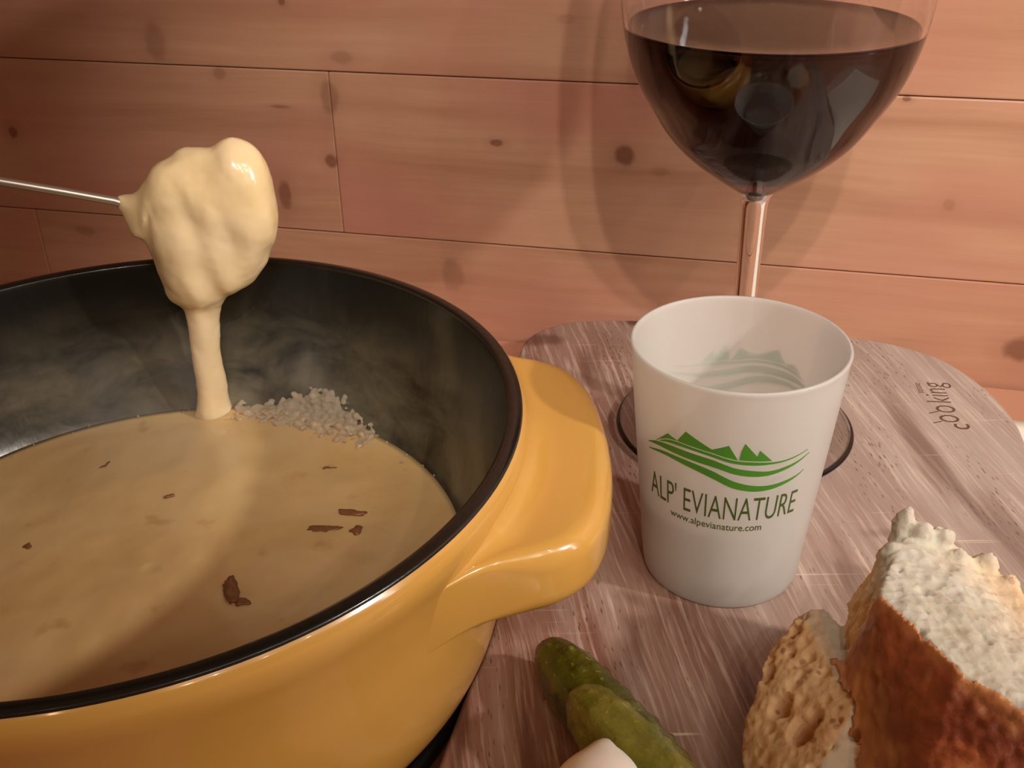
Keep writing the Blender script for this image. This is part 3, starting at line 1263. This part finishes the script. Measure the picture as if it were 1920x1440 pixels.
# ================================================================ GHERKINS AND ONION
def gherkin(name, p0, p1, r, sag, mat, seed, label):
    N, S = 60, 48
    p0, p1 = Vector(p0), Vector(p1)
    ax = (p1 - p0).normalized()
    side = ax.cross(Vector((0, 0, 1))).normalized()
    up = side.cross(ax)
    Ln = (p1 - p0).length
    rs = random.Random(seed)
    warts = []
    for _ in range(150):
        warts.append((rs.uniform(.02, .98), rs.uniform(0, 2 * PI), rs.uniform(.3, .85), rs.uniform(.7, 1.4)))
    vs, fs = [], []
    for i in range(N + 1):
        t = i / N
        prof = (max(0, 1 - abs(2 * t - 1) ** 3.0)) ** .5
        c = p0.lerp(p1, t) + side * sag * math.sin(PI * t)
        for k in range(S):
            w = 2 * PI * k / S
            rr = r * prof * (1 + .05 * math.cos(5 * w + seed) + .06 * noise.noise(Vector((t * 5, w, seed))))
            b = 0
            for (wt, ww, h, sz) in warts:
                dt = (t - wt) * Ln
                if abs(dt) > 3:
                    continue
                dw = ((w - ww + PI) % (2 * PI) - PI) * r
                q = (dt * dt + dw * dw) / (sz * sz)
                if q < 6:
                    b += h * math.exp(-q)
            rr += b * min(1, prof * 1.5)
            vs.append(c + (side * math.cos(w) + up * math.sin(w)) * rr)
    for i in range(N):
        for k in range(S):
            j = (k + 1) % S
            fs.append((i * S + k, i * S + j, (i + 1) * S + j, (i + 1) * S + k))
    o = mk(name, vs, fs, mat, origin=tuple(p0.lerp(p1, .5) - Vector((0, 0, r))))
    return tag(o, label, 'gherkin', 'gherkins beside the pot')


gherkin('gherkin', (6.5, 207.5, 8.2), (38, 158, 8.2), 8.1, 1.5, M_GH1, 3, 'dark green gherkin lying underneath, its rounded end towards the pot')
gherkin('gherkin', (13.0, 184.5, 15.0), (44.5, 140, 11.5), 7.9, 1.0, M_GH2, 8, 'lighter olive gherkin lying on top of the darker one')

oc = Vector((18.0, 157.0, 11.0))
vs, fs = ellipsoid((0, 0, 0), (11.8, 10.4, 11.0), 40)
out = []
dirp = Vector((.12, .75, .55)).normalized()
for q in vs:
    k = max(0, q.normalized().dot(dirp))
    out.append(oc + q * (1 + .22 * k ** 16))
onion = mk('pickled_onion', out, fs, M_ONION, origin=tuple(oc - Vector((0, 0, 11.0))))
tag(onion, 'white pickled onion beside the gherkins near the front edge', 'onion')

# ================================================================ BREAD
bread = thing('torn_bread', (80, 170, 0), 'torn chunk of white bread with dark brown crust at the right front', 'bread')
A = [at(1650, 1112, 46), at(1740, 1192, 47), at(1800, 1252, 47), at(1920, 1325, 46), at(2100, 1420, 42),
     at(1700, 1000, 44), at(1760, 1008, 42), at(1788, 1045, 40), at(1850, 1055, 38), at(1908, 1120, 36), at(2060, 1210, 34),
     at(1590, 1170, 24), at(1600, 1300, 26), at(1640, 1440, 18)]
A += [Vector((p.x + 2, p.y + 3, 0.3)) for p in (A[5], A[8], A[10])]
A += [Vector((72, 196, .3)), Vector((60, 150, .3)), Vector((74, 128, .3)), Vector((100, 118, .3)), Vector((128, 122, .3)), Vector((138, 150, .3))]
A += [Vector((92, 126, 26)), Vector((120, 128, 26)), Vector((72, 134, 18))]
Bp = [at(1500, 1142, 25), at(1548, 1138, 26), at(1588, 1185, 26), at(1440, 1215, 18), at(1420, 1290, 14), at(1392, 1370, 10), at(1388, 1480, 8),
      at(1600, 1330, 28), at(1500, 1500, 18), at(1650, 1480, 16)]
Bp += [Vector((p.x, p.y + 1.5, .3)) for p in (Bp[0], Bp[1])] + [Vector((55, 178, .3)), Vector((50, 160, .3)), Vector((46, 140, .3)), Vector((70, 130, .3)), Vector((78, 180, .3))]
hA = hull(A)
hB = hull(Bp)
# torn spikes on the far edge
spk = []
for (u, v, z, r, L) in ((1692, 985, 45, 2.6, 5.5), (1727, 1003, 44, 2.8, 4), (1762, 1012, 42, 3.0, 4), (1800, 1055, 40, 3.0, 3), (1846, 1060, 39, 3.0, 4), (1892, 1100, 37, 2.8, 4), (1665, 1040, 42, 2.4, 4)):
    c = at(u, v, z)
    spk.append(ellipsoid(c, (r, r, L), 12, Matrix.Rotation(.25, 3, 'Y')))
bridge = hull([at(1690, 990, 44), at(1668, 1010, 42), at(1640, 1060, 38), at(1590, 1130, 28), at(1585, 1190, 26), at(1650, 1120, 45), at(1610, 1200, 30), at(1640, 1130, 30)])
vs, fs = join([hA, hB, bridge] + spk)
V2, F2, N2 = remesh(vs, fs, .7, 3, .5)
rb = random.Random(21)
holes = []
for (u, v, z, r, d) in ((1475, 1175, 24, 2.2, 3.0), (1436, 1262, 17, 2.6, 4.0), (1462, 1322, 18, 3.4, 4.5), (1502, 1372, 20, 3.6, 5.5), (1530, 1350, 22, 2.4, 3.0), (1508, 1156, 25, 1.4, 1.6), (1497, 1160, 25, 1.2, 1.4),
                        (1480, 1222, 22, 1.6, 1.5), (1515, 1232, 24, 1.8, 1.5), (1550, 1262, 25, 2.0, 1.5), (1600, 1386, 22, 1.6, 2), (1500, 1260, 23, 1.2, 1.0), (1440, 1235, 18, 1.2, 1.4)):
    holes.append((at(u, v, z), r * .68, d * 1.15))
for _ in range(420):
    holes.append((Vector((rb.uniform(40, 130), rb.uniform(120, 215), rb.uniform(6, 50))), rb.uniform(.6, 1.4), rb.uniform(.4, 1.1)))
bvh = BVHTree.FromPolygons(V2, F2)
hh = []
for c, r, d in holes:
    q, nn, idx, dist = bvh.find_nearest(c)
    if q:
        hh.append((q, r, d))
ridge_pts = [A[0], A[1], A[2], A[3], A[4]]


def crustness(p, n):
    """> 0 on the baked outside of the loaf, which faces the near side below the ridge"""
    # ridge line height/depth at this x
    xs = [q.x for q in ridge_pts]
    x = min(max(p.x, xs[0]), xs[-1])
    for a, b in zip(ridge_pts, ridge_pts[1:]):
        if x <= b.x + 1e-6:
            t = (x - a.x) / (b.x - a.x)
            ry = a.y + (b.y - a.y) * t
            break
    return (ry - p.y) + (p.x - xs[0]) * 0


out = []
for v, n in zip(V2, N2):
    cr = crustness(v, n) > 0 and v.x > 68
    amp = .35 if cr else 1.0
    lowf = 1.0 if v.x > 74 else .45
    d = amp * (.9 * lowf * noise.noise(v * .16) + .42 * lowf * noise.noise(v * .5) + (.34 if v.x > 74 else .22) * noise.noise(v * 1.3) + .16 * noise.noise(v * 2.4))
    p = v + n * d
    for (c, r, dep) in hh:
        q = (v - c).length_squared / (r * r)
        if q < 2.2:
            k = dep if (not cr or dep > 1.2) else dep * .3
            p -= n * k * max(0, 1 - q / 2.2) ** 1.0
    if p.z < .15:
        p.z = .15
    out.append(p)
tops = mk('crumb', out, F2, M_CRUMB, bread)
# where the crumb is golden (the outer, left side) and where it is the white torn heart
ca = tops.data.color_attributes.new('golden', 'FLOAT_COLOR', 'POINT')
for i, (v, n) in enumerate(zip(out, N2)):
    g = (79 - v.x) / 9 + (-n.x - .55) * 2.2 + noise.noise(v * .12) * .5
    g = max(g, 1.2 - abs(v.x - 108) * 0 - (v.z - 34) / 8) if v.x > 79 else g
    if v.y < 157 and v.x < 76:
        g -= .55
    if v.x < 72:
        g = max(g, .4)
    g = min(max(g, 0), 1)
    ca.data[i].color = (g, g, g, 1)
# crust shells: faces on the outside of the loaf, lifted slightly
cf = []
for f in F2:
    c = sum((out[i] for i in f), Vector()) / len(f)
    n = sum((N2[i] for i in f), Vector()).normalized()
    w = 1.4 * noise.noise(c * .25)
    if c.z < 1.0:
        continue
    dd = crustness(c, n)
    lft = 72.5 + w * 1.5 + max(0, (40 - c.z)) * -.12
    if dd > .8 + w and c.x > lft and n.y < .35:
        cf.append(f)
    elif c.x < 52.5 + w and c.y < 163 and n.x < .05:
        cf.append(f)
used = sorted({i for f in cf for i in f})
remap = {i: k for k, i in enumerate(used)}
cv = [out[i] - N2[i] * .3 for i in used]
lift = [N2[i] * (.9 + .25 * noise.noise(out[i] * .5)) for i in used]
vs, fs = thicken(cv, [tuple(remap[i] for i in f) for f in cf], lift)
crust = mk('crust', vs, fs, M_CRUST, bread, label='dark red-brown crust')
ca = crust.data.color_attributes.new('golden', 'FLOAT_COLOR', 'POINT')
for i, v in enumerate(vs):
    g = 1 - (crustness(v, None) - 1.0) / 5.5 + .5 * noise.noise(v * .3)
    if v.x < 60:
        g = .75 + .5 * noise.noise(v * .2)
    g = max(g, 1 - (v.x - 71.5) / 5 + .5 * noise.noise(v * .25)) if v.x > 60 else g
    g = min(max(g, 0), 1)
    ca.data[i].color = (g, g, g, 1)

# ================================================================ WHITE NAPKIN AT THE RIGHT
def sheet(corners, z0, n=24, wav=.5, seed=0.0):
    a, b, c, d = [Vector(q) for q in corners]
    vs, fs = [], []
    for i in range(n + 1):
        for j in range(n + 1):
            p = a.lerp(b, i / n).lerp(d.lerp(c, i / n), j / n)
            z = z0 + wav * (.5 + .5 * noise.noise(Vector((p.x * .03, p.y * .03, seed)))) 
            vs.append(Vector((p.x, p.y, z)))
    for i in range(n):
        for j in range(n):
            q = i * (n + 1) + j
            fs.append((q, q + 1, q + n + 2, q + n + 1))
    return thicken(vs, fs, [(0, 0, .35)] * len(vs))


nap = thing('paper_napkin', (250, 260, -16), 'folded white paper napkin just showing past the right end of the board', 'napkin')
for k in range(3):
    dx = k * .8
    vs, fs = sheet([(179.6 + dx, 351 - dx), (334 - dx, 312 - dx), (300 - dx, 168), (180.5 + dx, 190)], -15.9 + k * 1.1, 24, .5, k * 3.0)
    mk('fold_layer', vs, fs, M_CHINA, nap)

# ================================================================ STEAM
MS = Mat('steam')
MS.t.nodes.remove(MS.p)
tcs = MS.n('ShaderNodeTexCoord')
sn = MS.noise(MS.mapped((32, 32, 18), src=tcs.outputs['Object']), 1, 3, .55, .6)
gr = MS.n('ShaderNodeVectorMath', operation='LENGTH')
MS.link(MS.mapped((1 / .066, 1 / .040, 1 / .030), src=tcs.outputs['Object']), gr.inputs[0])
dn = MS.math('MULTIPLY', MS.range(gr.outputs['Value'], 1, .2, 0, 1, True), MS.range(sn, .38, .68, 0, 9.0))
vsn = MS.n('ShaderNodeVolumeScatter')
vsn.inputs['Color'].default_value = (.95, .93, .9, 1)
MS.link(dn, vsn.inputs['Density'])
MS.link(vsn.outputs[0], MS.out.inputs['Volume'])
vs, fs = ellipsoid((-100, 274, 42), (66, 40, 22), 32)
st = mk('steam', vs, fs, MS.m, origin=(-100, 274, 42), kind='stuff')
tag(st, 'thin haze of steam rising from the fondue inside the pot', 'steam')
